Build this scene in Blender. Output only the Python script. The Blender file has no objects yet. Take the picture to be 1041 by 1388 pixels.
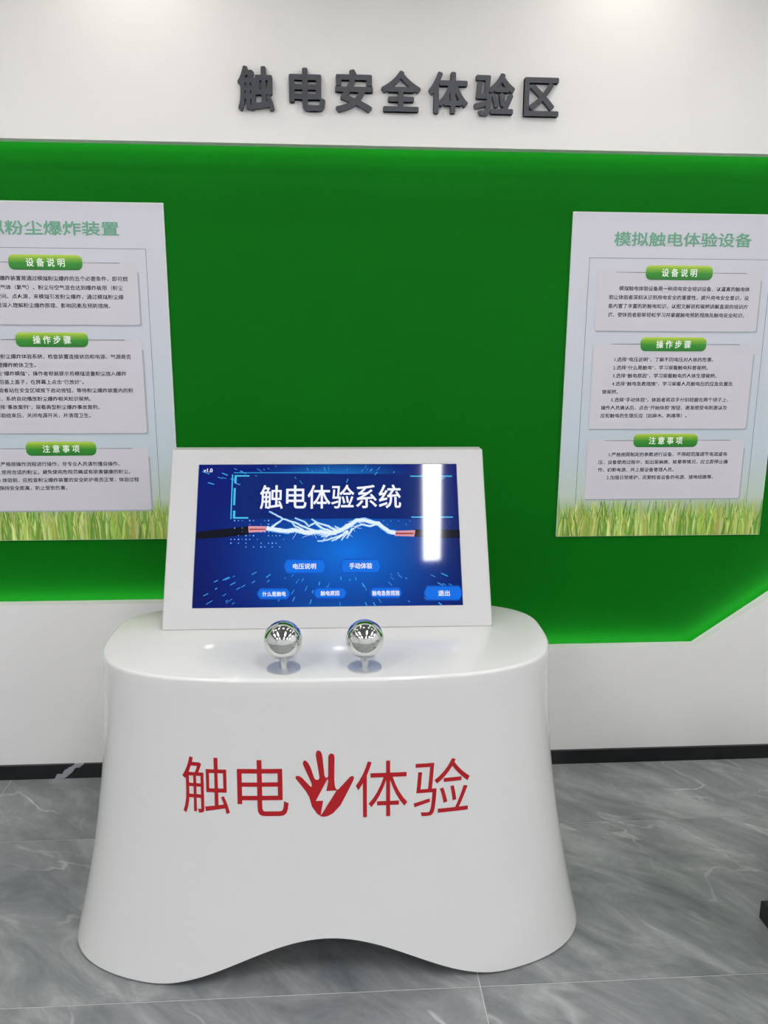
import bpy, bmesh, math, random
from mathutils import Matrix, Vector
from mathutils.bvhtree import BVHTree

PI = math.pi
scene = bpy.context.scene
COL = scene.collection

# ------------------------------------------------------------------ camera
cam_d = bpy.data.cameras.new('camera')
cam_d.sensor_fit = 'HORIZONTAL'
cam_d.sensor_width = 36.0
cam_d.lens = 36.0 * 1042.0 / 1041.0
cam_d.clip_start = 0.05
cam = bpy.data.objects.new('camera', cam_d)
COL.objects.link(cam)
_p, _y, _r = 0.2128, 0.0622, -0.0044           # pitch down, yaw to the right, roll
F = Vector((math.sin(_y) * math.cos(_p), math.cos(_y) * math.cos(_p), -math.sin(_p)))
Rt = Vector((math.cos(_y), -math.sin(_y), 0))
Dn = F.cross(Rt)
c_, s_ = math.cos(_r), math.sin(_r)
right, down = c_ * Rt + s_ * Dn, -s_ * Rt + c_ * Dn
m = Matrix((right, -down, -F)).transposed().to_4x4()
m.translation = Vector((0, -2.870, 1.70))
cam.matrix_world = m
scene.camera = cam

# ------------------------------------------------------------------ world, exposure
world = bpy.data.worlds.new('world')
scene.world = world
world.use_nodes = True
world.node_tree.nodes['Background'].inputs[0].default_value = (0.9, 0.95, 1.0, 1)
world.node_tree.nodes['Background'].inputs[1].default_value = 0.02
vs = scene.view_settings
vs.view_transform = 'Standard'
vs.look = 'None'
vs.exposure = 0.13
vs.gamma = 1.0
vs.use_curve_mapping = False

LAMP_L = 56.0         # radiance of the ceiling strip lamps
WASH_W, FILL_W = 1.9, 2.1    # watts of each wall-washing and each added fill downlight
LED_L = 9.0          # radiance of the cove strips


# ------------------------------------------------------------------ materials
def lin(c):
    r = []
    for v in c:
        v = v / 255.0
        r.append(v / 12.92 if v <= 0.04045 else ((v + 0.055) / 1.055) ** 2.4)
    return (r[0], r[1], r[2], 1.0)


def mat(name, rgb, rough=0.5, metal=0.0, spec=0.5, coat=0.0, noise=0.0, nscale=8.0, bump=0.0, bscale=200.0):
    """Plain surface; a little procedural tone variation and fine relief."""
    mt = bpy.data.materials.new(name)
    mt.use_nodes = True
    nt = mt.node_tree
    b = nt.nodes['Principled BSDF']
    col = lin(rgb)
    b.inputs['Base Color'].default_value = col
    b.inputs['Roughness'].default_value = rough
    b.inputs['Metallic'].default_value = metal
    b.inputs['Specular IOR Level'].default_value = spec
    b.inputs['Coat Weight'].default_value = coat
    b.inputs['Coat Roughness'].default_value = 0.05
    tc = nt.nodes.new('ShaderNodeTexCoord')
    if noise:
        n = nt.nodes.new('ShaderNodeTexNoise')
        n.inputs['Scale'].default_value = nscale
        n.inputs['Detail'].default_value = 3
        r = nt.nodes.new('ShaderNodeValToRGB')
        r.color_ramp.elements[0].position, r.color_ramp.elements[1].position = 0.3, 0.7
        r.color_ramp.elements[0].color = tuple(v * (1 - noise) for v in col[:3]) + (1,)
        r.color_ramp.elements[1].color = tuple(min(1, v * (1 + noise)) for v in col[:3]) + (1,)
        nt.links.new(tc.outputs['Object'], n.inputs['Vector'])
        nt.links.new(n.outputs['Fac'], r.inputs['Fac'])
        nt.links.new(r.outputs['Color'], b.inputs['Base Color'])
    if bump:
        n2 = nt.nodes.new('ShaderNodeTexNoise')
        n2.inputs['Scale'].default_value = bscale
        bp = nt.nodes.new('ShaderNodeBump')
        bp.inputs['Strength'].default_value = bump
        bp.inputs['Distance'].default_value = 0.001
        nt.links.new(tc.outputs['Object'], n2.inputs['Vector'])
        nt.links.new(n2.outputs['Fac'], bp.inputs['Height'])
        nt.links.new(bp.outputs['Normal'], b.inputs['Normal'])
    return mt


def glow(name, rgb, strength, rough=0.06):
    """Something that gives off light: lamp, LED strip or screen pixels under glossy glass."""
    mt = bpy.data.materials.new(name)
    mt.use_nodes = True
    b = mt.node_tree.nodes['Principled BSDF']
    b.inputs['Base Color'].default_value = (0.004, 0.004, 0.005, 1)
    b.inputs['Roughness'].default_value = rough
    b.inputs['Emission Color'].default_value = lin(rgb)
    b.inputs['Specular IOR Level'].default_value = 0.3 if name.startswith('screen_') else 0.5
    b.inputs['Emission Strength'].default_value = strength * (0.96 if name.startswith('screen_') else 1.0)
    return mt


def ramp_mat(name, axis, stops, lo, hi, rough=0.5):
    """Colour print that runs along one axis of the object."""
    mt = bpy.data.materials.new(name)
    mt.use_nodes = True
    nt = mt.node_tree
    b = nt.nodes['Principled BSDF']
    b.inputs['Roughness'].default_value = rough
    tc = nt.nodes.new('ShaderNodeTexCoord')
    sp = nt.nodes.new('ShaderNodeSeparateXYZ')
    r = nt.nodes.new('ShaderNodeValToRGB')
    cr = r.color_ramp
    while len(cr.elements) < len(stops):
        cr.elements.new(0.5)
    for e, (p, c) in zip(cr.elements, stops):
        e.position = p
        e.color = lin(c)
    mr = nt.nodes.new('ShaderNodeMapRange')
    mr.inputs['From Min'].default_value, mr.inputs['From Max'].default_value = lo, hi
    nt.links.new(tc.outputs['Object'], sp.inputs[0])
    nt.links.new(sp.outputs[axis], mr.inputs['Value'])
    nt.links.new(mr.outputs[0], r.inputs['Fac'])
    nt.links.new(r.outputs['Color'], b.inputs['Base Color'])
    return mt


M = {}
M['wall'] = mat('wall_paint', (226, 224, 221), 0.6, noise=0.015, nscale=3, bump=0.05, bscale=300)
M['wall_low'] = M['wall']
M['green'] = mat('green_gloss_panel', (2, 102, 12), 0.6, spec=0.08, noise=0.05, nscale=1.2)
M['ceiling'] = mat('ceiling_grey', (128, 128, 131), 0.8, noise=0.03)
M['far_wall'] = mat('far_wall_paint', (222, 222, 220), 0.7, noise=0.02)
M['lacquer'] = mat('white_lacquer', (207, 207, 203), 0.22, coat=0.4, noise=0.008, nscale=2)
M['housing'] = mat('white_satin_shell', (185, 184, 182), 0.42, spec=0.3, noise=0.008, nscale=2)
M['chrome'] = mat('polished_chrome', (225, 225, 222), 0.04, metal=1.0, noise=0.01, nscale=20)
M['steel'] = mat('brushed_steel', (190, 192, 192), 0.18, metal=1.0, noise=0.02, nscale=60)
M['satin'] = mat('satin_steel', (205, 206, 206), 0.45, metal=0.7, noise=0.02, nscale=60)
M['letter'] = mat('dark_grey_acrylic', (56, 58, 65), 0.45, noise=0.04, nscale=30)
M['red'] = mat('red_vinyl', (162, 6, 18), 0.4, noise=0.03, nscale=12)
M['black'] = mat('black_plinth', (14, 14, 15), 0.35, noise=0.1, nscale=15)
M['rubber_and_shade'] = mat('black_rubber_and_shade', (20, 20, 20), 0.8, noise=0.1, nscale=30)
M['grout'] = mat('pale_grout', (176, 176, 170), 0.8, noise=0.05, nscale=40)
M['lamp_body'] = mat('lamp_aluminium', (200, 200, 200), 0.4, metal=0.6, noise=0.02)
M['lamp'] = glow('lamp_diffuser', (250, 250, 255), LAMP_L, 0.4)
M['led'] = glow('led_strip', (225, 255, 225), LED_L, 0.4)
M['downlens'] = glow('downlight_lens', (255, 246, 232), 12.0, 0.4)
M['poster_edge'] = mat('poster_board', (212, 216, 212), 0.5, noise=0.01)
M['ink'] = mat('black_ink', (40, 44, 50), 0.6, noise=0.05, nscale=200)
M['title_ink'] = mat('sage_green_ink', (106, 162, 134), 0.6, noise=0.03, nscale=60)
M['white_ink'] = mat('white_ink', (235, 243, 228), 0.6, noise=0.01)
M['border_ink'] = mat('grey_green_ink', (96, 110, 112), 0.6, noise=0.05, nscale=60)
M['card'] = mat('card_print', (200, 197, 202), 0.55, noise=0.01, nscale=6)
M['card_shadow'] = mat('soft_grey_print', (160, 168, 174), 0.6, noise=0.02, nscale=30)
M['pill'] = ramp_mat('green_button_print', 'Y', [(0.0, (16, 112, 26)), (0.45, (38, 136, 24)), (0.75, (118, 172, 34)), (1.0, (184, 206, 66))], -0.026, 0.026, 0.45)
M['poster'] = ramp_mat('sky_print', 'Y', [(0.0, (118, 154, 70)), (0.06, (140, 172, 88)), (0.13, (184, 198, 182)), (0.28, (186, 198, 205)), (0.6, (195, 199, 207)), (1.0, (200, 198, 206))], 0.0, 1.23, 0.5)


def marble():
    mt = bpy.data.materials.new('grey_marble_tile')
    mt.use_nodes = True
    nt = mt.node_tree
    N, L = nt.nodes.new, nt.links.new
    b = nt.nodes['Principled BSDF']
    tc, oi = N('ShaderNodeTexCoord'), N('ShaderNodeObjectInfo')
    mul = N('ShaderNodeVectorMath'); mul.operation = 'MULTIPLY'
    mul.inputs[1].default_value = (17.0, 23.0, 5.0)
    comb = N('ShaderNodeCombineXYZ')
    for k in range(3):
        L(oi.outputs['Random'], comb.inputs[k])
    L(comb.outputs[0], mul.inputs[0])
    add = N('ShaderNodeVectorMath'); add.operation = 'ADD'
    L(tc.outputs['Object'], add.inputs[0]); L(mul.outputs[0], add.inputs[1])
    mp = N('ShaderNodeMapping')
    mp.inputs['Rotation'].default_value = (0, 0, 0)
    mp.inputs['Scale'].default_value = (1.0, 2.5, 1.0)
    turn = N('ShaderNodeMapping')
    turn.inputs['Rotation'].default_value = (0, 0, math.radians(40))
    L(add.outputs[0], turn.inputs['Vector'])
    L(turn.outputs[0], mp.inputs['Vector'])
    n1 = N('ShaderNodeTexNoise')
    n1.inputs['Scale'].default_value = 2.6; n1.inputs['Detail'].default_value = 10
    n1.inputs['Roughness'].default_value = 0.66; n1.inputs['Distortion'].default_value = 0.6
    L(mp.outputs[0], n1.inputs['Vector'])
    r1 = N('ShaderNodeValToRGB')
    cr = r1.color_ramp
    cr.elements[0].position, cr.elements[0].color = 0.28, lin((92, 97, 98))
    cr.elements[1].position, cr.elements[1].color = 0.74, lin((160, 162, 160))
    e = cr.elements.new(0.5); e.color = lin((123, 125, 125))
    L(n1.outputs['Fac'], r1.inputs['Fac'])
    # thin pale veins along the ridge of a second noise
    n2 = N('ShaderNodeTexNoise')
    n2.inputs['Scale'].default_value = 1.15; n2.inputs['Detail'].default_value = 4
    n2.inputs['Roughness'].default_value = 0.5; n2.inputs['Distortion'].default_value = 0.5
    L(mp.outputs[0], n2.inputs['Vector'])
    r2 = N('ShaderNodeValToRGB')
    c2 = r2.color_ramp
    c2.elements[0].position, c2.elements[0].color = 0.489, (0, 0, 0, 1)
    c2.elements[1].position, c2.elements[1].color = 0.511, (0, 0, 0, 1)
    e = c2.elements.new(0.5); e.color = (0.75, 0.75, 0.75, 1)
    L(n2.outputs['Fac'], r2.inputs['Fac'])
    n3 = N('ShaderNodeTexNoise'); n3.inputs['Scale'].default_value = 3.0
    L(add.outputs[0], n3.inputs['Vector'])
    r3 = N('ShaderNodeValToRGB')
    r3.color_ramp.elements[0].position, r3.color_ramp.elements[1].position = 0.45, 0.7
    L(n3.outputs['Fac'], r3.inputs['Fac'])
    fm = N('ShaderNodeMath'); fm.operation = 'MULTIPLY'
    L(r2.outputs['Color'], fm.inputs[0]); L(r3.outputs['Color'], fm.inputs[1])
    mx = N('ShaderNodeMixRGB')
    mx.inputs['Color2'].default_value = lin((190, 192, 188))
    L(fm.outputs[0], mx.inputs['Fac']); L(r1.outputs['Color'], mx.inputs['Color1'])
    L(mx.outputs[0], b.inputs['Base Color'])
    b.inputs['Roughness'].default_value = 0.26
    b.inputs['Specular IOR Level'].default_value = 0.45
    return mt


def baseboard_mat():
    """Near-black stone with one pale vein."""
    mt = bpy.data.materials.new('black_marble_skirting')
    mt.use_nodes = True
    nt = mt.node_tree
    N, L = nt.nodes.new, nt.links.new
    b = nt.nodes['Principled BSDF']
    b.inputs['Roughness'].default_value = 0.25
    tc = N('ShaderNodeTexCoord')
    n = N('ShaderNodeTexNoise'); n.inputs['Scale'].default_value = 30.0
    L(tc.outputs['Object'], n.inputs['Vector'])
    sp = N('ShaderNodeSeparateXYZ'); L(tc.outputs['Object'], sp.inputs[0])
    # slanting vein: distance of x from a line that leans with height, repeated every 2.3 m
    a1 = N('ShaderNodeMath'); a1.operation = 'MULTIPLY_ADD'
    L(sp.outputs['Z'], a1.inputs[0]); a1.inputs[1].default_value = -1.5; L(sp.outputs['X'], a1.inputs[2])
    a2 = N('ShaderNodeMath'); a2.operation = 'MULTIPLY_ADD'
    L(n.outputs['Fac'], a2.inputs[0]); a2.inputs[1].default_value = 0.05; L(a1.outputs[0], a2.inputs[2])
    a3 = N('ShaderNodeMath'); a3.operation = 'ADD'; a3.inputs[1].default_value = 1.105
    L(a2.outputs[0], a3.inputs[0])
    a4 = N('ShaderNodeMath'); a4.operation = 'ABSOLUTE'; L(a3.outputs[0], a4.inputs[0])
    a5 = N('ShaderNodeMath'); a5.operation = 'LESS_THAN'; a5.inputs[1].default_value = 0.02
    L(a4.outputs[0], a5.inputs[0])
    mx = N('ShaderNodeMixRGB')
    mx.inputs['Color1'].default_value = lin((16, 17, 20)); mx.inputs['Color2'].default_value = lin((150, 152, 158))
    L(a5.outputs[0], mx.inputs['Fac']); L(mx.outputs[0], b.inputs['Base Color'])
    return mt


def screen_mat():
    """Blue interface wallpaper shown by the display, under glossy glass."""
    mt = bpy.data.materials.new('blue_screen_picture')
    mt.use_nodes = True
    nt = mt.node_tree
    N, L = nt.nodes.new, nt.links.new
    b = nt.nodes['Principled BSDF']
    b.inputs['Base Color'].default_value = (0.004, 0.004, 0.006, 1)
    b.inputs['Roughness'].default_value = 0.05
    b.inputs['Specular IOR Level'].default_value = 0.3
    tc = N('ShaderNodeTexCoord')

    def blob(cx, cy, sx, sy, power=1.0):
        mp = N('ShaderNodeMapping')
        mp.inputs['Location'].default_value = (-cx / sx, -cy / sy, 0)
        mp.inputs['Scale'].default_value = (1 / sx, 1 / sy, 0)
        L(tc.outputs['Object'], mp.inputs[0])
        g = N('ShaderNodeTexGradient'); g.gradient_type = 'QUADRATIC_SPHERE'
        L(mp.outputs[0], g.inputs[0])
        return g.outputs['Fac']

    last = None
    base = lin((2, 24, 108))
    layers = [(blob(0.06, 0.24, 0.50, 0.34), lin((8, 108, 214)), 1.0),
              (blob(0.02, 0.47, 0.30, 0.10), lin((30, 150, 235)), 1.0),
              (blob(-0.02, 0.00, 0.34, 0.10), lin((10, 150, 230)), 1.0),
              (blob(0.46, 0.24, 0.25, 0.45), lin((3, 14, 52)), 0.8),
              (blob(-0.46, 0.10, 0.22, 0.40), lin((3, 12, 66)), 0.8)]
    for fac, colr, k in layers:
        mx = N('ShaderNodeMixRGB')
        if last is None:
            mx.inputs['Color1'].default_value = base
        else:
            L(last, mx.inputs['Color1'])
        mx.inputs['Color2'].default_value = colr
        mm = N('ShaderNodeMath'); mm.operation = 'MULTIPLY'; mm.inputs[1].default_value = k
        L(fac, mm.inputs[0]); L(mm.outputs[0], mx.inputs['Fac'])
        last = mx.outputs[0]
    L(last, b.inputs['Emission Color'])
    b.inputs['Emission Strength'].default_value = 1.0
    return mt


M['marble'] = marble()
M['skirting'] = baseboard_mat()
M['screen'] = screen_mat()
M['px_navy'] = glow('screen_navy', (4, 34, 108), 1.0, 0.05)
M['px_white'] = glow('screen_white', (236, 238, 255), 1.0, 0.05)
M['px_cyan'] = glow('screen_cyan', (70, 190, 235), 1.0, 0.05)
M['px_teal'] = glow('screen_teal', (36, 140, 200), 1.0, 0.05)
M['px_dot'] = glow('screen_dot', (110, 175, 240), 1.0, 0.05)
M['px_speck'] = glow('screen_speck', (60, 155, 225), 1.0, 0.05)
M['px_button'] = glow('screen_button', (14, 108, 222), 1.0, 0.05)
M['px_button_edge'] = glow('screen_button_edge', (10, 82, 190), 1.0, 0.05)
M['px_black'] = glow('screen_black', (10, 14, 26), 1.0, 0.05)
M['px_copper'] = glow('screen_copper', (214, 150, 160), 1.0, 0.05)
M['px_copper_dark'] = glow('screen_copper_dark', (150, 62, 62), 1.0, 0.05)
M['px_arc'] = glow('screen_arc', (222, 236, 255), 1.0, 0.05)
M['px_arc_soft'] = glow('screen_arc_soft', (120, 180, 250), 1.0, 0.05)


# ------------------------------------------------------------------ helpers
def link(name, me, material=None, parent=None, loc=(0, 0, 0), rot=(0, 0, 0), smooth=False):
    o = bpy.data.objects.new(name, me)
    COL.objects.link(o)
    if material is not None and not me.materials:
        me.materials.append(material)
    if smooth:
        for p in me.polygons:
            p.use_smooth = True
    o.parent = parent
    o.location = loc
    o.rotation_euler = rot
    return o


def empty(name, loc=(0, 0, 0), rot=(0, 0, 0)):
    o = bpy.data.objects.new(name, None)
    o.empty_display_size = 0.1
    COL.objects.link(o)
    o.location = loc
    o.rotation_euler = rot
    return o


def tag(o, label=None, cat=None, group=None, kind=None):
    if label: o['label'] = label
    if cat: o['category'] = cat
    if group: o['group'] = group
    if kind: o['kind'] = kind
    return o


def bevel(o, w, seg=2, ang=35):
    b = o.modifiers.new('bevel', 'BEVEL')
    b.width, b.segments, b.limit_method, b.angle_limit = w, seg, 'ANGLE', math.radians(ang)
    return o


def box_mesh(x0, x1, y0, y1, z0, z1, name='box'):
    v = [(x, y, z) for z in (z0, z1) for y in (y0, y1) for x in (x0, x1)]
    f = [(0, 2, 3, 1), (4, 5, 7, 6), (0, 1, 5, 4), (2, 6, 7, 3), (0, 4, 6, 2), (1, 3, 7, 5)]
    me = bpy.data.meshes.new(name)
    me.from_pydata(v, [], f)
    return me


def eval_mesh(curve):
    """Mesh of a filled curve or text."""
    o = bpy.data.objects.new('tmp', curve)
    COL.objects.link(o)
    bpy.context.view_layer.update()
    dg = bpy.context.evaluated_depsgraph_get()
    me = bpy.data.meshes.new_from_object(o.evaluated_get(dg))
    bpy.data.objects.remove(o)
    bpy.data.curves.remove(curve)
    return me


def shape(loops, depth=0.0):
    """Flat outline (with holes) in local XY; from z=0 up to z=depth when depth > 0."""
    cu = bpy.data.curves.new('shape', 'CURVE')
    cu.dimensions = '2D'
    cu.fill_mode = 'BOTH' if depth else 'FRONT'
    cu.extrude = depth / 2
    for lp in loops:
        s = cu.splines.new('POLY')
        s.points.add(len(lp) - 1)
        for p, q in zip(s.points, lp):
            p.co = (q[0], q[1], 0, 1)
        s.use_cyclic_u = True
    me = eval_mesh(cu)
    if depth:
        me.transform(Matrix.Translation((0, 0, depth / 2)))
    return me


def rect(x0, y0, x1, y1):
    return [(x0, y0), (x1, y0), (x1, y1), (x0, y1)]


def round_rect(x0, y0, x1, y1, r, n=4):
    out = []
    for cx, cy, a0 in ((x1 - r, y0 + r, -90), (x1 - r, y1 - r, 0), (x0 + r, y1 - r, 90), (x0 + r, y0 + r, 180)):
        for k in range(n + 1):
            a = math.radians(a0 + 90 * k / n)
            out.append((cx + r * math.cos(a), cy + r * math.sin(a)))
    return out


def embolden(me, d, n):
    """Heavier strokes: the same outlines shifted all round by d and joined."""
    V = [v.co.copy() for v in me.vertices]
    Fc = [tuple(p.vertices) for p in me.polygons]
    vs_, fs_ = [], []
    for k in range(n):
        a = 2 * PI * (k + 0.5) / n
        o = len(vs_)
        vs_ += [(v.x + d * math.cos(a), v.y + d * math.sin(a), v.z + 0.0001 * k * (1 if v.z >= 0 else -1)) for v in V]
        fs_ += [tuple(i + o for i in f) for f in Fc]
    out = bpy.data.meshes.new('bold_text')
    out.from_pydata(vs_, [], fs_)
    return out


def text_mesh(body, bold=0.0, depth=0.0, res=3):
    """Text at 1 unit per em, local XY, origin at the left end of the baseline."""
    cu = bpy.data.curves.new('text', 'FONT')
    cu.body = body
    cu.size = 1.0
    cu.extrude = depth / 2
    cu.resolution_u = res
    cu.fill_mode = 'BOTH' if depth else 'FRONT'
    me = eval_mesh(cu)
    if depth:
        me.transform(Matrix.Translation((0, 0, depth / 2)))
    if bold:
        me = embolden(me, bold, 4 if res < 3 else 8)
    return me


def bounds(me):
    xs = [v.co.x for v in me.vertices]; ys = [v.co.y for v in me.vertices]
    return min(xs), max(xs), min(ys), max(ys)


def fit_text(me, x0, y0, x1, y1):
    """Scale a text mesh into a rectangle."""
    a, b, c, d = bounds(me)
    sx, sy = (x1 - x0) / (b - a), (y1 - y0) / (d - c)
    me.transform(Matrix.Translation((x0 - a * sx, y0 - c * sy, 0)) @ Matrix.Diagonal((sx, sy, 1, 1)))
    return me


def lathe(profile, n=40):
    """Surface of revolution about Z from (r, z) pairs."""
    bm = bmesh.new()
    rings = []
    for r, z in profile:
        if r < 1e-6:
            rings.append([bm.verts.new((0, 0, z))])
        else:
            rings.append([bm.verts.new((r * math.cos(2 * PI * k / n), r * math.sin(2 * PI * k / n), z)) for k in range(n)])
    for a, b in zip(rings, rings[1:]):
        for k in range(n):
            k2 = (k + 1) % n
            if len(a) == 1 and len(b) == 1:
                continue
            if len(a) == 1:
                bm.faces.new((a[0], b[k2], b[k]))
            elif len(b) == 1:
                bm.faces.new((a[k], a[k2], b[0]))
            else:
                bm.faces.new((a[k], a[k2], b[k2], b[k]))
    bmesh.ops.recalc_face_normals(bm, faces=bm.faces)
    me = bpy.data.meshes.new('lathe')
    bm.to_mesh(me)
    bm.free()
    return me


UPRIGHT = (PI / 2, 0, 0)      # local XY becomes the wall plane, local Z faces the room

# ------------------------------------------------------------------ room
XL, XR, YF, ZC = -4.4, 4.6, -6.2, 3.15
WALL_Y = 0.0                  # front of the white wall board
REC = 0.090                   # the green panel lies this far behind it
BOARD = 0.044                 # thickness of the white board

# white board with the large cut-out
cut = [(-2.9, 0.728), (-0.36, 0.728), (-0.04, 0.510), (1.457, 0.510), (1.965, 0.868), (3.1, 0.868), (3.1, 2.376), (-2.9, 2.380)]
me = shape([rect(XL, 0.0, XR, ZC), cut], BOARD)
wall = tag(link('wall_back', me, M['wall'], None, (0, BOARD, 0), UPRIGHT), kind='structure')
# green panel behind the cut-out (local z of the wall faces the room, board front at z = BOARD)
g = link('green_panel', box_mesh(XL, XR, 0.0, ZC, BOARD - REC - 0.02, BOARD - REC), M['green'], wall)
tag(g, 'glossy green panel set back inside the white wall')
# light strips hidden behind the rim of the cut-out
inset = 0.022


def led(p, q, nx, ny):
    dx, dy = q[0] - p[0], q[1] - p[1]
    ln = math.hypot(dx, dy)
    a = math.atan2(dy, dx)
    me = box_mesh(0, ln, -0.004, 0.004, -0.006, 0.006)
    return link('led_strip', me, M['led'], wall, (p[0] + nx * inset, p[1] + ny * inset, -0.0085), (0, 0, a))


for k in range(len(cut)):
    p, q = cut[k], cut[(k + 1) % len(cut)]
    dx, dy = q[0] - p[0], q[1] - p[1]
    ln = math.hypot(dx, dy)
    led(p, q, dy / ln, -dx / ln)      # pushed outwards, away from the opening

tag(link('baseboard_back', box_mesh(XL, XR, -0.012, 0.0, 0.0, 0.060), M['skirting']), kind='structure')
tag(link('wall_left', box_mesh(XL - 0.1, XL, YF, 0.08, 0, ZC), M['far_wall']), kind='structure')
tag(link('wall_right', box_mesh(XR, XR + 0.1, YF, 0.08, 0, ZC), M['far_wall']), kind='structure')
tag(link('wall_front', box_mesh(XL, XR, YF - 0.1, YF, 0, ZC), M['far_wall']), kind='structure')
tag(link('ceiling', box_mesh(XL, XR, YF, 0.08, ZC, ZC + 0.08), M['ceiling']), kind='structure')

# floor: screed with grout, tiles as pieces
floor = tag(link('floor', box_mesh(XL, XR, YF, 0.0, -0.06, -0.0015), M['grout']), kind='structure')
TL, TD, GAP = 1.683, 0.71, 0.0035
full = box_mesh(-TL / 2 + GAP / 2, TL / 2 - GAP / 2, -TD / 2 + GAP / 2, TD / 2 - GAP / 2, -0.012, 0.0, 'tile')
full.materials.append(M['marble'])
rowjoint = [0.377]
y_top, row = 0.0, 0
while y_top > YF + 0.02:
    depth = 0.410 if row == 0 else TD
    y_bot = max(y_top - depth, YF)
    j = rowjoint[row % len(rowjoint)]
    x = j + math.floor((XL - j) / TL) * TL
    while x < XR - 0.01:
        xa, xb = max(x, XL), min(x + TL, XR)
        if xb - xa > 0.03:
            whole = abs(xb - xa - TL) < 1e-4 and abs(y_top - y_bot - TD) < 1e-4
            if whole:
                link('tile', full, None, floor, ((xa + xb) / 2, (y_top + y_bot) / 2, 0))
            else:
                hx, hy = (xb - xa - GAP) / 2, (y_top - y_bot - GAP) / 2
                link('tile', box_mesh(-hx, hx, -hy, hy, -0.012, 0.0, 'tile_cut'), M['marble'], floor, ((xa + xb) / 2, (y_top + y_bot) / 2, 0))
        x += TL
    y_top = y_bot
    row += 1


# ------------------------------------------------------------------ lamps
def strip_lamp(x, y, label):
    t = empty('ceiling_light', (x, y, ZC), (0, 0, math.radians(3.6)))
    h = link('lamp_housing', box_mesh(-0.070, 0.070, -0.62, 0.62, -0.03, 0.0), M['lamp_body'], t)
    link('diffuser', box_mesh(-0.060, 0.060, -0.60, 0.60, -0.036, -0.0302), M['lamp'], t)
    return tag(t, label, 'ceiling light', 'linear lamps on the ceiling')


for x, wx in ((-2.75, 'far west'), (-1.40, 'west'), (0.59, 'east'), (2.25, 'far east'), (3.9, 'last')):  # outermost column past the shock poster is added to lift the dim wall end
    for y, wy in ((-2.40, 'nearer the green wall'), (-4.75, 'farther from the green wall')):
        w = {'far west': 'outermost on the dust poster side', 'west': 'second from the dust poster side',
             'east': 'second from the shock poster side', 'far east': 'next past the shock poster', 'last': 'added outermost on the shock poster side to brighten that end'}[wx]
        strip_lamp(x, y, 'white linear ceiling lamp, %s, %s' % (w, wy))


def downlight(x, y, watts, label):
    t = empty('downlight', (x, y, ZC))
    link('trim_ring', lathe([(0.034, -0.001), (0.034, -0.006), (0.047, -0.006), (0.050, 0.0)], 32), M['lamp_body'], t, smooth=True)
    link('lens', lathe([(0.0, -0.002), (0.0335, -0.002), (0.0335, -0.0005), (0.0, -0.0005)], 32), M['downlens'], t)
    ld = bpy.data.lights.new('downlight_beam', 'AREA')
    ld.shape = 'DISK'
    ld.size = 0.06
    ld.energy = watts
    ld.color = (1.0, 0.95, 0.88)
    lo = bpy.data.objects.new('downlight_beam', ld)
    COL.objects.link(lo)
    lo.parent = t
    lo.location = (0, 0, -0.008)
    return tag(t, label, 'downlight', 'downlights along the green wall')


for x, w in ((-2.31, 'beyond the dust poster'), (-0.656, 'over the gap beside the dust poster'), (1.0, 'over the electric shock poster'), (2.65, 'beyond the electric shock poster')):
    downlight(x, -0.27, WASH_W, 'small recessed downlight close to the wall %s' % w)
nth = ['first', 'second', 'third', 'fourth', 'fifth', 'sixth', 'seventh']
for k in range(7):  # unseen second row, added to brighten and even out the wall
    downlight(-2.5 + 0.825 * k, -0.85, FILL_W, 'small downlight added a step from the wall to brighten it, %s from the dust poster end' % nth[k])

# ------------------------------------------------------------------ raised sign letters
sign = [('触', -0.322, -0.200, 2.477, 2.615, 'first'), ('电', -0.150, -0.028, 2.480, 2.613, 'second'),
        ('安', 0.005, 0.134, 2.480, 2.612, 'third'), ('全', 0.162, 0.297, 2.484, 2.612, 'fourth'),
        ('体', 0.325, 0.460, 2.482, 2.612, 'fifth'), ('验', 0.482, 0.622, 2.478, 2.612, 'sixth'),
        ('区', 0.655, 0.777, 2.479, 2.602, 'last')]
for ch, x0, x1, z0, z1, nth in sign:
    me = text_mesh(ch, bold=0.029, depth=0.15, res=4)
    cx, cz = (x0 + x1) / 2, (z0 + z1) / 2
    fit_text(me, x0 - cx, z0 - cz, x1 - cx, z1 - cz)
    me.transform(Matrix.Diagonal((1, 1, 0.018 / 0.15, 1)))
    o = link('sign_letter', me, M['letter'], None, (cx, WALL_Y, cz), UPRIGHT)
    tag(o, 'dark grey raised character %s, %s of the seven on the white wall' % (ch, nth), 'sign letter', 'raised characters of the wall sign')

# ------------------------------------------------------------------ posters
S = 1.028                     # layout below is measured on the wall-board plane; the posters hang this much farther
PW, PH = 0.82 * S, 1.2 * S
random.seed(4)


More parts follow.
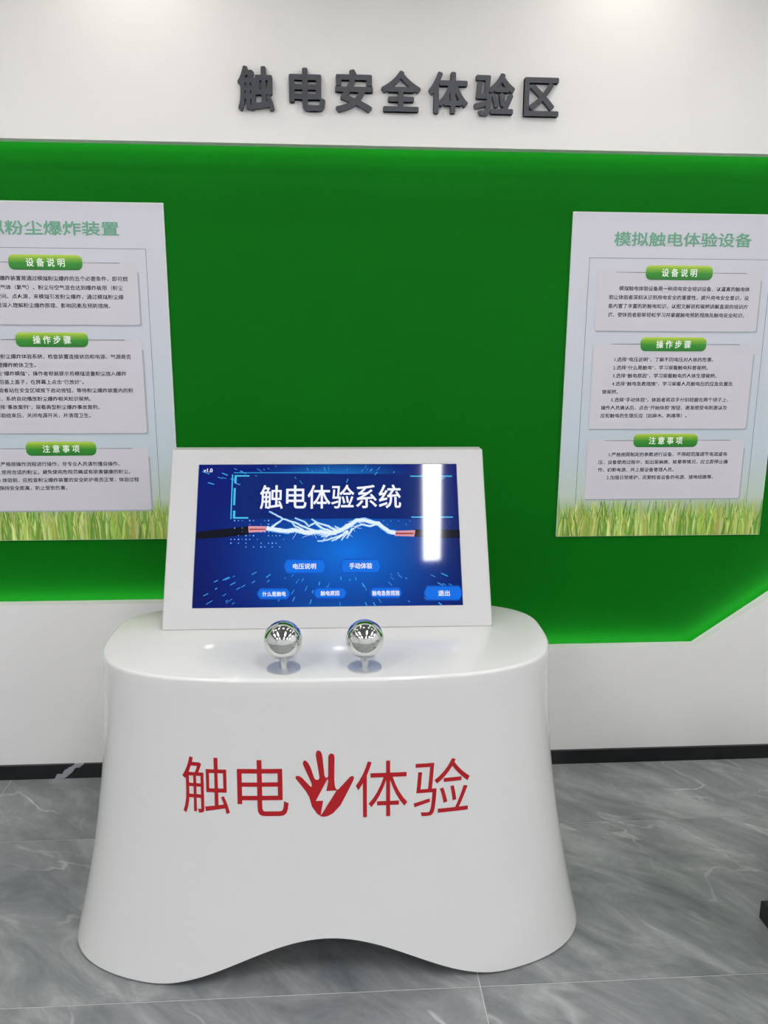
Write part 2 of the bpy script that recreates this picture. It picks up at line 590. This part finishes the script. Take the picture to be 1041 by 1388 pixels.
def grass_mesh():
    """Printed meadow: many flat blades of different greens in one print."""
    bm = bmesh.new()
    cl = bm.loops.layers.float_color.new('Col')
    tones = [(146, 184, 66), (164, 196, 84), (118, 162, 56), (98, 146, 50), (190, 208, 112), (132, 176, 74), (204, 214, 132), (178, 178, 84)]
    hw = PW / 2 - 0.002
    for k in range(620):
        x = random.uniform(-hw, hw)
        layer = k / 620.0
        h = random.uniform(0.10, 0.19) * (1.0 - 0.35 * layer)
        lean = random.uniform(-0.028, 0.028)
        w = random.uniform(0.0022, 0.0055)
        z = 0.0002 + 0.0006 * layer
        xm, xt = x + lean * 0.35, x + lean
        lim = lambda a: max(-hw, min(hw, a))
        pts = [(lim(x - w), 0.002), (lim(x + w), 0.002), (lim(xm + w * 0.8), h * 0.55), (lim(xt), h), (lim(xm - w * 0.8), h * 0.55)]
        vs_ = [bm.verts.new((a, b, z)) for a, b in pts]
        try:
            f = bm.faces.new(vs_)
        except ValueError:
            continue
        br = random.uniform(0.86, 1.08)
        c = lin([v * br for v in random.choice(tones)])
        for l in f.loops:
            l[cl] = (min(1, c[0]), min(1, c[1]), min(1, c[2]), 1)
    me = bpy.data.meshes.new('grass_print')
    bm.to_mesh(me)
    bm.free()
    mt = bpy.data.materials.new('meadow_print')
    mt.use_nodes = True
    nt = mt.node_tree
    at = nt.nodes.new('ShaderNodeVertexColor')
    at.layer_name = 'Col'
    nt.links.new(at.outputs['Color'], nt.nodes['Principled BSDF'].inputs['Base Color'])
    nt.nodes['Principled BSDF'].inputs['Roughness'].default_value = 0.55
    me.materials.append(mt)
    return me


GRASS = grass_mesh()


def poster(x_left, z_bot, label, title, title_span, rows, heads, dtop):
    """rows: (top, bottom, pill_y, [lines (indent in ems, text)], first baseline, pitch, left x) measured in metres from the top-left corner."""
    t = empty('wall_poster', (x_left + PW / 2, REC, z_bot), UPRIGHT)
    tag(t, label, 'poster', 'information posters on the green wall')
    X = lambda v: v * S - PW / 2
    Y = lambda v: PH - v * S
    TH = 0.010
    b = link('board', box_mesh(-PW / 2, PW / 2, 0, PH, 0, TH), M['poster_edge'], t)
    bevel(b, 0.002, 2)
    link('sky_print', shape([round_rect(-PW / 2 + 0.003, 0.003, PW / 2 - 0.003, PH - 0.003, 0.004)], 0.0004), M['poster'], t, (0, 0, TH))
    gz = TH + 0.0006
    gr = link('grass_print', GRASS, None, t, (0, 0, gz))
    tag(gr, 'printed band of green and yellow meadow grass', kind='stuff')
    # border line
    bw = 0.0016
    x0, x1, y0, y1 = X(0.068), X(0.752), Y(1.07), Y(dtop)
    link('border_line', shape([[(x0, y0), (x0 + bw, y0), (x0 + bw, y1 - bw), (x1 - bw, y1 - bw), (x1 - bw, y0), (x1, y0), (x1, y1), (x0, y1)]], 0.0003), M['border_ink'], t, (0, 0, TH + 0.0005))
    me = text_mesh(title, bold=0.022)
    tx0, tx1, ty0, ty1 = title_span
    fit_text(me, X(tx0), Y(ty1), X(tx1), Y(ty0))
    link('title_text', me, M['title_ink'], t, (0, 0, TH + 0.0008))
    for (top, bot, pill, lines, base, pitch, left), head in zip(rows, heads):
        link('card_shadow', shape([round_rect(X(0.104), Y(bot + 0.005), X(0.7235), Y(top + 0.03), 0.008)], 0.0003), M['card_shadow'], t, (0, 0, TH + 0.0016))
        cd = link('text_card', shape([round_rect(X(0.102), Y(bot), X(0.718), Y(top), 0.008)], 0.0004), M['card'], t, (0, 0, TH + 0.0020))
        em = 0.0183 * S
        k = 0
        for ind, body in lines:
            me = text_mesh(body, bold=0.015, res=1)
            me.transform(Matrix.Translation((X(left) + ind * em, Y(base + k * pitch), 0)) @ Matrix.Diagonal((em, em * 0.95, 1, 1)))
            link('text_line', me, M['ink'], cd, (0, 0, 0.0007))
            k += 1
        for xa, xb in ((0.17, 0.285), (0.525, 0.66)):
            link('rule_line', shape([[(X(xa), Y(pill) - 0.0007), (X(xb), Y(pill) - 0.0012), (X(xb), Y(pill) + 0.0012), (X(xa), Y(pill) + 0.0007)]], 0.0003), M['border_ink'], cd, (0, 0, 0.0006))
        pm = shape([round_rect(-0.1255 * S, -0.0255 * S, 0.1255 * S, 0.0255 * S, 0.019 * S, 6)], 0.0012)
        pl_ = link('heading_badge', pm, M['pill'], t, (X(0.406), Y(pill), TH + 0.0026))
        me = text_mesh(head, bold=0.018, res=2)
        fit_text(me, -0.066 * S, -0.0145 * S, 0.066 * S, 0.0145 * S)
        link('heading_text', me, M['white_ink'], pl_, (0, 0, 0.0016))
    return t


heads = ['设 备 说 明', '操 作 步 骤', '注 意 事 项']
right_rows = [
    (0.200, 0.415, 0.2070, [(2, '模拟触电体验设备是一种用电安全培训设备，以逼真的触电体'), (0, '验让体验者深刻认识到用电安全的重要性，提升用电安全意识。设'),
                            (0, '备内置了丰富的防触电知识，以图文解说和视频讲解直观的培训方'), (0, '式，使体验者能够轻松学习并掌握触电预防措施及触电安全知识。')], 0.270, 0.0312, 0.148),
    (0.465, 0.778, 0.4630, [(2, '1.选择“电压说明”，了解不同电压对人体的危害。'), (2, '2.选择“什么是触电”，学习观看触电科普视频。'),
                            (2, '3.选择“触电原因”，学习观看触电的人体生理视频。'), (2, '4.选择“触电急救措施”，学习观看人员触电后的应急处置及'), (0, '做视频。'),
                            (2, '5.选择“手动体验”，体验者将双手分别轻握在两个球子上，'), (0, '操作人员确认后，点击“开始体验”按钮，逐渐感受电刺激以及'),
                            (0, '应和触电的生理反应（如麻木、刺痛等）。')], 0.5255, 0.0299, 0.145),
    (0.820, 1.050, 0.8230, [(2, '1.严格按照制定的参数进行设备，不得超范围调节电流或电'), (0, '压，设备使用过程中，如出现麻痹、眩晕等情况，应立即停止操'),
                            (0, '作，切断电源，并上报设备管理人员。'), (2, '2.加强日常维护，定期检查设备的电源、接地线路等。')], 0.8830, 0.0297, 0.148)]
left_rows = [
    (0.200, 0.412, 0.2020, [(2, '模拟粉尘爆炸装置是通过模拟粉尘爆炸的五个必要条件，即可燃'), (0, '性粉尘、助燃气体（氧气）、粉尘与空气混合达到爆炸极限（粉尘'),
                            (0, '云）、密闭空间、点火源，来模拟引发粉尘爆炸，通过模拟粉尘爆'), (0, '炸帮助体验者深入理解粉尘爆炸原理、影响因素及预防措施。')], 0.262, 0.0306, 0.135),
    (0.467, 0.797, 0.4650, [(2, '1.打开粉尘爆炸体验系统，检查装置连接状态和电源、气源是否'), (0, '正常，清理爆炸舱体卫生。'), (2, '2.点击“爆炸模拟”，操作者根据提示将模拟适量粉尘放入爆炸'),
                            (0, '装置，然后盖上盖子，在屏幕上点击“已放好”。'), (2, '3.体验者站在安全区域按下启动按钮，等待粉尘爆炸装置内的粉'),
                            (0, '尘爆炸后，系统自动播放粉尘爆炸相关知识视频。'), (2, '4.选择“事故案例”，观看典型粉尘爆炸事故案例。'), (2, '5.体验结束后，关闭电源开关，并清理卫生。')], 0.5300, 0.0299, 0.135),
    (0.852, 1.085, 0.8540, [(2, '1.严格按操作流程进行操作，非专业人员请勿擅自操作。'), (2, '2.使用合适的粉尘，避免使用危险范畴或有损害健康的粉尘。'),
                            (2, '3.体验前，应检查粉尘爆炸装置的安全防护是否正常，体验过程'), (0, '中应保持安全距离，防止受到伤害。')], 0.9170, 0.0297, 0.135)]
poster(0.877, 0.953, 'white poster with green headings about the electric shock device, beyond the console',
       '模拟触电体验设备', (0.155, 0.669, 0.066, 0.116), right_rows, heads, 0.157)
poster(-0.609 - PW, 0.961, 'white poster about the dust explosion device, cut off by the photo edge',
       '模拟粉尘爆炸装置', (0.148, 0.664, 0.064, 0.112), left_rows, heads, 0.153)

# ------------------------------------------------------------------ touch-screen console
H = 0.85
root = empty('exhibit_console', (-0.03, -0.70, 0.0), (0, 0, -0.0118))
tag(root, 'glossy white flared console with tilted touch screen and two chrome balls', 'console')


def spow(v, e):
    return math.copysign(abs(v) ** e, v)


def even_angles(n):
    """Angles that step evenly along the floor outline."""
    N = 8000
    pts = [(spow(math.cos(2 * PI * k / N), 2 / 2.9) * 0.756, 0.35 * spow(math.sin(2 * PI * k / N), 2 / 2.9)) for k in range(N + 1)]
    acc = [0.0]
    for p, q in zip(pts, pts[1:]):
        acc.append(acc[-1] + math.hypot(q[0] - p[0], q[1] - p[1]))
    out, j = [], 0
    for k in range(n):
        while acc[j + 1] < acc[-1] * k / n:
            j += 1
        out.append(2 * PI * (j + 0.5) / N)
    return out


ANG = even_angles(192)


def ring(t, inset=0.0, n=192):
    """Outline of the console at relative height t (0 floor, 1 top)."""
    w = (1 - t) ** 1.9
    out = []
    for k in range(n):
        a = ANG[k]
        ca, sa = math.cos(a), math.sin(a)
        # top outline
        nn, bb = (2.7, 0.25) if sa > 0 else (3.2, 0.387)
        xt, yt = 0.003 + 0.658 * spow(ca, 2 / nn), 0.09 + bb * spow(sa, 2 / nn)
        # floor outline: two front lobes with a hollow between them
        xb = 0.003 + 0.756 * spow(ca, 2 / 2.9)
        yb = -0.06 + (0.36 if sa > 0 else 0.346) * spow(sa, 2 / 2.9)
        z0 = 0.0
        if sa < 0 and abs(xb) < 0.50:
            bump = 0.5 + 0.5 * math.cos(PI * xb / 0.50)
            yb += 0.028 * bump
            z0 = 0.130 * bump
        if inset:
            d = Vector((xb, yb)).length
            k_ = 1 - inset / max(d, 0.1)
            xb, yb, xt, yt = xb * k_, yb * k_, xt * k_, yt * k_
        x, y = xt + (xb - xt) * w, yt + (yb - yt) * w
        zb = 0.005 + z0
        out.append((x, y, zb + (H - zb) * t))
    return out


def console_body():
    bm = bmesh.new()
    rings = []
    for t in (0.93, 0.7, 0.45, 0.2, 0.0):                      # hollow inside
        rings.append([bm.verts.new(p) for p in ring(t, 0.018)])
    for k in range(0, 31):                                      # outside
        t = (k / 30.0) * 0.988
        rings.append([bm.verts.new(p) for p in ring(t)])
    # small round-over into the top
    r0 = 0.010
    for q in range(1, 5):
        a = q / 4 * PI / 2
        base = ring(1.0)
        cx, cy = 0.0, 0.02
        vs_ = []
        for (x, y, z) in base:
            d = Vector((x - cx, y - cy))
            k_ = 1 - r0 * (1 - math.cos(a)) / d.length
            vs_.append(bm.verts.new((cx + d.x * k_, cy + d.y * k_, H - r0 + r0 * math.sin(a))))
        rings.append(vs_)
    n = len(rings[0])
    for a, b in zip(rings, rings[1:]):
        for k in range(n):
            bm.faces.new((a[k], a[(k + 1) % n], b[(k + 1) % n], b[k]))
    bm.faces.new(rings[-1])
    bm.faces.new(list(reversed(rings[0])))
    bmesh.ops.recalc_face_normals(bm, faces=bm.faces)
    me = bpy.data.meshes.new('console_body')
    bm.to_mesh(me)
    bvh = BVHTree.FromBMesh(bm)
    bm.free()
    for p in me.polygons:
        p.use_smooth = len(p.vertices) == 4
    me.set_sharp_from_angle(angle=math.radians(40))
    me.materials.append(M['lacquer'])
    me.materials.append(M['rubber_and_shade'])
    for p in me.polygons[:4 * 192]:                             # inside of the shell blackened to deepen the shade under the arch
        p.material_index = 1
    me.polygons[len(me.polygons) - 1].material_index = 1
    return me, bvh


body_me, body_bvh = console_body()
body = link('body', body_me, M['lacquer'], root)
for fx, fy in ((-0.55, -0.24), (0.55, -0.24), (-0.5, 0.16), (0.5, 0.16)):
    link('foot', lathe([(0.0, 0.0), (0.025, 0.0), (0.025, 0.012), (0.006, 0.014), (0.006, 0.06), (0.0, 0.06)], 20), M['rubber_and_shade'], root, (fx, fy, 0))


def wrap_on_front(me):
    """Cut a flat decal (local XZ given as x, y) fine enough and lay it on the curved front."""
    bm = bmesh.new()
    bm.from_mesh(me)
    a, b, c, d = bounds(me)
    for axis, lo, hi in ((0, a, b), (1, c, d)):
        v = lo + 0.02
        while v < hi:
            co = (v, 0, 0) if axis == 0 else (0, v, 0)
            no = (1, 0, 0) if axis == 0 else (0, 1, 0)
            bmesh.ops.bisect_plane(bm, geom=bm.verts[:] + bm.edges[:] + bm.faces[:], plane_co=co, plane_no=no)
            v += 0.02
    for v in bm.verts:
        hit = body_bvh.ray_cast(Vector((v.co.x, -2.0, v.co.y)), Vector((0, 1, 0)))
        y = hit[0].y if hit[0] else -0.3
        v.co = (v.co.x, y - 0.0008, v.co.y)
    me2 = bpy.data.meshes.new('decal')
    bm.to_mesh(me2)
    bm.free()
    return me2


for ch, x0, x1, z0, z1 in (('触', -0.386, -0.2596, 0.4745, 0.632), ('电', -0.2384, -0.1024, 0.4705, 0.6265),
                           ('体', 0.0767, 0.2161, 0.4615, 0.6175), ('验', 0.2323, 0.3875, 0.4565, 0.6135)):
    me = text_mesh(ch, res=4)
    fit_text(me, x0, z0, x1, z1)
    o = link('red_character', wrap_on_front(me), M['red'], body)
    tag(o, 'red printed character %s' % ch)
hand_out = [(170, 440), (190, 432), (212, 434), (245, 452), (340, 548), (358, 556), (362, 545), (355, 510), (262, 312), (260, 285), (270, 266), (290, 262), (318, 285), (350, 340),
            (385, 445), (398, 470), (415, 482), (440, 480), (452, 465), (452, 445), (412, 205), (418, 172), (432, 157), (452, 156), (475, 172), (490, 215), (513, 432), (528, 460), (546, 458), (556, 440),
            (560, 225), (570, 203), (590, 191), (612, 194), (630, 212), (634, 240), (628, 480), (636, 560), (650, 588), (672, 596), (812, 458), (838, 446), (858, 452), (864, 472), (852, 502),
            (770, 650), (700, 770), (610, 856), (545, 886), (500, 892), (468, 886), (420, 855), (360, 775), (330, 670), (290, 605), (172, 462)]
hand_bolt = [(549, 474), (556, 500), (532, 607), (655, 604), (490, 842), (463, 872), (495, 714), (408, 714)]
hx = lambda p: (-0.0829 + (p[0] - 172) / (862 - 172) * 0.155, 0.6510 - (p[1] - 155) / (890 - 155) * 0.185)
me = shape([[hx(p) for p in hand_out], [hx(p) for p in hand_bolt]])
o = link('red_hand_emblem', wrap_on_front(me), M['red'], body)
tag(o, 'red open hand with a lightning bolt in its palm')

# chrome balls on posts
sphere = lathe([(0.052 * math.sin(PI * k / 28), -0.052 * math.cos(PI * k / 28)) for k in range(29)], 48)
sphere.materials.append(M['chrome'])
post = lathe([(0.0, 0.0), (0.011, 0.0), (0.011, 0.036), (0.0, 0.036)], 24)
flange = lathe([(0.0, 0.0), (0.046, 0.0), (0.046, 0.0022), (0.044, 0.003), (0.0, 0.003)], 40)
for bx in (-0.1145, 0.1035):
    b = link('ball_electrode', sphere, None, root, (bx, -0.225, H + 0.0815), smooth=True)
    tag(b, 'polished chrome ball electrode')
    link('post', post, M['steel'], b, (0, 0, -0.0785), smooth=False)
    link('flange', flange, M['satin'], b, (0, 0, -0.0815))

# display housing: wedge with a tilted front and a recessed opening for the screen
TH = math.radians(28)
HW, HL = 0.508, 0.586
u_s = (-0.4195, 0.4195)
w_s = (0.067, 0.535)
rec = 0.004


def fr(u, w, n=0.0):
    return (u, 0.07 + w * math.sin(TH) - n * math.cos(TH), H + w * math.cos(TH) + n * math.sin(TH))


def housing_mesh():
    v = [fr(-HW, 0), fr(HW, 0), fr(HW, HL), fr(-HW, HL),
         fr(u_s[0], w_s[0]), fr(u_s[1], w_s[0]), fr(u_s[1], w_s[1]), fr(u_s[0], w_s[1]),
         fr(u_s[0], w_s[0], -rec), fr(u_s[1], w_s[0], -rec), fr(u_s[1], w_s[1], -rec), fr(u_s[0], w_s[1], -rec)]
    top = v[3]
    yb, zt = top[1] + 0.055, top[2] + 0.001
    v += [(-HW, yb, zt), (HW, yb, zt), (HW, 0.26, H), (-HW, 0.26, H)]
    f = [(0, 1, 5, 4), (1, 2, 6, 5), (2, 3, 7, 6), (3, 0, 4, 7), (4, 5, 9, 8), (5, 6, 10, 9), (6, 7, 11, 10), (7, 4, 8, 11), (8, 9, 10, 11),
         (3, 2, 13, 12), (12, 13, 14, 15), (15, 14, 1, 0), (0, 3, 12, 15), (2, 1, 14, 13)]
    me = bpy.data.meshes.new('screen_housing')
    me.from_pydata(v, [], f)
    bm = bmesh.new(); bm.from_mesh(me)
    bmesh.ops.recalc_face_normals(bm, faces=bm.faces)
    es = [e for e in bm.edges if all(i.index in (0, 1, 2, 3, 12, 13, 14, 15) for i in e.verts)]
    bmesh.ops.bevel(bm, geom=es, offset=0.005, segments=3, profile=0.5, affect='EDGES')
    bm.to_mesh(me); bm.free()
    return me


link('screen_housing', housing_mesh(), M['housing'], root)
p0 = fr(0, 0)
screen = link('display_screen', box_mesh(u_s[0] + 0.0012, u_s[1] - 0.0012, w_s[0] + 0.0012, w_s[1] - 0.0012, -0.0038, -0.0012), M['screen'], root, p0, (PI / 2 - TH, 0, 0))
tag(screen, 'lit blue touch screen')

# picture elements: laid out on the screen plane, in metres from the foot of the housing
Hm = [0.00283588, 4.3e-07, -1.26398759, -3.868e-05, -0.00283292, 2.43071479, -5.462e-05, 0.00032583]


def sc(px, py):
    d = Hm[6] * px + Hm[7] * py + 1
    return ((Hm[0] * px + Hm[1] * py + Hm[2]) / d, (Hm[3] * px + Hm[4] * py + Hm[5]) / d)


SZ = -0.0012


def pic(name, loops, m_, layer, label=None):
    o = link(name, shape([[sc(*p) for p in lp] for lp in loops]), M[m_], screen, (0, 0, SZ + 0.00012 * layer))
    if label:
        tag(o, label)
    return o


def pic_text(name, body, x0, y0, x1, y1, layer, bold=0.0, m_='px_white'):
    me = text_mesh(body, bold=bold, res=3)
    a, b = sc(x0, y1), sc(x1, y0)
    fit_text(me, a[0], a[1], b[0], b[1])
    return link(name, me, M[m_], screen, (0, 0, SZ + 0.00012 * layer))


def ribbon(bm, pts, w0, w1, z=0.0):
    """Tapering stroke through screen points."""
    P = [Vector(sc(*p)) for p in pts]
    n = len(P)
    prev = None
    for i in range(n):
        d = (P[min(i + 1, n - 1)] - P[max(i - 1, 0)])
        d = d.normalized() if d.length else Vector((1, 0))
        nv = Vector((-d.y, d.x))
        w = w0 + (w1 - w0) * i / (n - 1)
        a = bm.verts.new((P[i].x + nv.x * w, P[i].y + nv.y * w, z))
        b = bm.verts.new((P[i].x - nv.x * w, P[i].y - nv.y * w, z))
        if prev:
            bm.faces.new((prev[0], prev[1], b, a))
        prev = (a, b)


def pic_bm(name, bm, m_, layer, label=None, kind=None):
    me = bpy.data.meshes.new(name)
    bm.to_mesh(me)
    bm.free()
    o = link(name, me, M[m_], screen, (0, 0, SZ + 0.00012 * layer))
    return tag(o, label, kind=kind)


pic('title_panel', [[(316, 642), (612, 642), (616, 703), (314, 703)]], 'px_navy', 1)
pic('frame_line', [[(314.5, 643), (316, 643), (313.6, 703.5), (312.2, 703.5)]], 'px_cyan', 2)
pic('frame_line', [[(317, 640), (446, 639.8), (446, 641), (317, 641.4)]], 'px_teal', 2)
pic('frame_bracket', [[(318.2, 644), (338, 644), (338, 645.8), (320.8, 645.8), (320.5, 654.5), (317.4, 654.5)]], 'px_cyan', 2)
pic('frame_bracket', [[(317, 661.5), (319.6, 661.5), (318.6, 684.5), (316, 684.5)]], 'px_cyan', 2)
pic('frame_bracket', [[(316, 692), (319, 692), (318.6, 700.8), (336.5, 700.8), (336.5, 702.8), (315.6, 702.8)]], 'px_cyan', 2)
pic('frame_bracket', [[(556, 644.6), (613, 644.6), (613, 646), (556, 646)]], 'px_cyan', 2)
pic('frame_bracket', [[(557.5, 700), (614, 700), (614, 701.6), (557.5, 701.6)]], 'px_cyan', 2)
pic_text('version_text', 'v1.0', 276, 634.8, 288.3, 640.2, 3, 0.02)
pic_text('screen_title', '触电体验系统', 352, 656.5, 543, 690, 4, 0.012)
# cables and the arc between them
pic('cable', [[(266.4, 721), (300, 717), (337.5, 713), (337.5, 724.4), (300, 728.5), (266, 731)]], 'px_black', 2, 'black cable end')
pic('copper_core', [[(336.5, 713), (360.8, 713.2), (361.5, 716.5), (360, 720.5), (337, 721.8)]], 'px_copper', 3)
pic('copper_strand', [[(338, 716.4), (360, 716.6), (360, 718), (338, 718.4)]], 'px_copper_dark', 4)
pic('cable', [[(561.5, 717.5), (590, 717), (624, 718.5), (624.6, 729), (590, 729), (561, 727)]], 'px_black', 2, 'black cable end')
pic('copper_core', [[(533, 719.4), (563, 718.5), (561.5, 727.2), (535, 726.2)]], 'px_copper', 3)
pic('copper_strand', [[(536, 722), (561, 722), (560, 724), (536, 724.2)]], 'px_copper_dark', 4)

random.seed(11)


def zig(pts, amp, sub=3):
    out = []
    for (x0, y0), (x1, y1) in zip(pts, pts[1:]):
        for k in range(sub):
            f = k / sub
            out.append((x0 + (x1 - x0) * f + random.uniform(-amp, amp) * 0.5, y0 + (y1 - y0) * f + random.uniform(-amp, amp)))
    out.append(pts[-1])
    return out


zs = lambda pts: [(210 + x / 2.215, 600 + y / 2.215) for x, y in pts]
main = zs([(335, 257), (365, 262), (395, 266), (420, 262), (450, 270), (480, 268), (505, 268), (530, 272), (560, 262), (585, 248), (605, 234), (630, 232), (655, 240), (672, 244), (690, 258), (705, 268), (722, 270)])
branches = [zs(p) for p in (
    [(343, 206), (362, 216), (384, 228), (410, 236), (440, 248), (470, 262), (500, 268)],
    [(384, 228), (372, 240), (350, 254)],
    [(420, 226), (448, 236), (462, 250), (480, 240), (500, 256), (530, 266)],
    [(470, 228), (484, 238), (500, 244), (520, 250), (545, 262)],
    [(488, 296), (510, 294), (535, 286), (556, 280), (580, 264)],
    [(530, 296), (548, 286), (566, 276)], [(500, 282), (520, 278), (545, 272)], [(540, 250), (552, 258), (566, 262)],
    [(590, 262), (606, 250), (622, 246), (645, 250), (660, 246)], [(410, 236), (420, 250), (445, 262)],
    [(575, 288), (584, 272), (592, 258)], [(560, 292), (570, 278), (580, 268)])]
bm = bmesh.new()
ribbon(bm, zig(main, 0.5), 0.0080, 0.0078)
for b_ in branches:
    ribbon(bm, zig(b_, 0.6), 0.0026, 0.0042, 0.00002)
pic_bm('arc_glow', bm, 'px_arc_soft', 3, 'pale blue glow around the electric arc')
bm = bmesh.new()
ribbon(bm, zig(main, 0.7), 0.0052, 0.0052)
ribbon(bm, zig([(x, y - 1.6) for x, y in main], 1.3), 0.0018, 0.0022, 0.00002)
for b_ in branches:
    ribbon(bm, zig(b_, 0.9), 0.0006, 0.0028, 0.00002)
for k in range(46):
    x, y = random.choice(main[3:11])
    a = random.uniform(2.4, 3.9) if random.random() < 0.6 else random.uniform(-0.9, 0.9)
    l = random.uniform(7, 20)
    ribbon(bm, zig([(x, y), (x + math.cos(a) * l * 0.5, y + math.sin(a) * l * 0.5), (x + math.cos(a) * l, y + abs(math.sin(a)) * l)], 0.7), 0.0012, 0.0003, 0.00004)
pic_bm('electric_arc', bm, 'px_arc', 5, 'white forked electric arc between the cables')

# dots and light specks of the wallpaper
bm = bmesh.new()
for gx in range(15):
    for gy in range(8):
        if random.random() < 0.42:
            x, y = 313 + gx * 5.1, 705.5 + gy * 5.1
            s = random.choice((0.5, 0.7, 0.9))
            bm.faces.new([bm.verts.new((*sc(x + dx * s, y + dy * s), 0)) for dx, dy in ((-1, 1), (1, 1), (1, -1), (-1, -1))])
for gx in range(8):
    for gy in range(3):
        if random.random() < 0.4:
            x, y = 520 + gx * 5.1, 706 + gy * 5
            bm.faces.new([bm.verts.new((*sc(x + dx * .5, y + dy * .5), 0)) for dx, dy in ((-1, 1), (1, 1), (1, -1), (-1, -1))])
pic_bm('dot_grid', bm, 'px_dot', 2, 'scattered grid of tiny light blue dots', 'stuff')
bm = bmesh.new()
for k in range(105):
    low = k % 3 != 0
    x = random.uniform(268, 612)
    y = random.uniform(776, 820) if low else random.uniform(632, 656)
    cx_, cy_ = 452, (715 if low else 700)
    d = Vector((x - cx_, (y - cy_) * 1.0))
    dist = d.length
    d.normalize()
    l = random.uniform(0.8, 3.2) * (0.6 + dist / 160)
    n = Vector((-d.y, d.x)) * random.uniform(0.3, 0.75)
    pts = [(x - d.x * l - n.x, y - d.y * l - n.y), (x + d.x * l - n.x, y + d.y * l - n.y), (x + d.x * l + n.x, y + d.y * l + n.y), (x - d.x * l + n.x, y - d.y * l + n.y)]
    bm.faces.new([bm.verts.new((*sc(*p), 0)) for p in pts])
pic_bm('light_specks', bm, 'px_speck', 2, 'streaking light blue specks', 'stuff')


def button(x0, y0, x1, y1, body, tx0, tx1, ty0, ty1):
    c = 4.5
    oct_ = lambda e: [(x0 - e, (y0 + y1) / 2 + 2), (x0 - e, (y0 + y1) / 2 - 2), (x0 + c, y0 - e), (x1 - c, y0 - e), (x1 + e, (y0 + y1) / 2 - 2), (x1 + e, (y0 + y1) / 2 + 2), (x1 - c, y1 + e), (x0 + c, y1 + e)]
    pic('button_edge', [oct_(0.0)], 'px_button_edge', 3)
    pic('screen_button', [oct_(-1.8)], 'px_button', 4)
    pic_text('button_text', body, tx0, ty0, tx1, ty1, 6, 0.02)


button(384.5, 757.5, 442, 777.5, '电压说明', 397, 428.5, 763.5, 771.5)
button(461, 757, 516.5, 777, '手动体验', 473.5, 504.5, 762.5, 771)
button(348.5, 797, 393.5, 812.5, '什么是触电', 355.5, 387.5, 801.5, 808.5)
button(425, 796, 470, 811.5, '触电原因', 434.5, 460, 800.5, 807.5)
button(501, 795.5, 545, 811, '触电急救措施', 504.5, 541.5, 800, 807.5)
button(574.5, 793.5, 627, 814, '退出', 594, 609.5, 800, 808)

# ------------------------------------------------------------------ neighbouring exhibit at the edge of the view
ex = empty('exhibit_cabinet', (1.273, -0.911, 0))
tag(ex, 'white cabinet on a black plinth at the photo edge beside the console', 'cabinet')
bevel(link('plinth', box_mesh(0, 0.95, -0.80, 0, 0.0, 0.060), M['black'], ex), 0.004)
bevel(link('body', box_mesh(0.022, 0.93, -0.78, -0.02, 0.0602, 0.78), M['lacquer'], ex), 0.02, 4)
bevel(link('top_panel', box_mesh(0.03, 0.92, -0.77, -0.03, 0.7802, 0.80), M['black'], ex), 0.004)
for k in range(2):
    d = link('door', box_mesh(0.0, 0.43, -0.006, 0.0, 0.0, 0.62), M['housing'], ex, (0.04 + k * 0.445, -0.7802, 0.11))
    bevel(d, 0.003)
    link('handle', box_mesh(-0.006, 0.006, -0.022, -0.0062, 0.24, 0.38), M['steel'], d, (0.39 if k == 0 else 0.04, 0, 0))
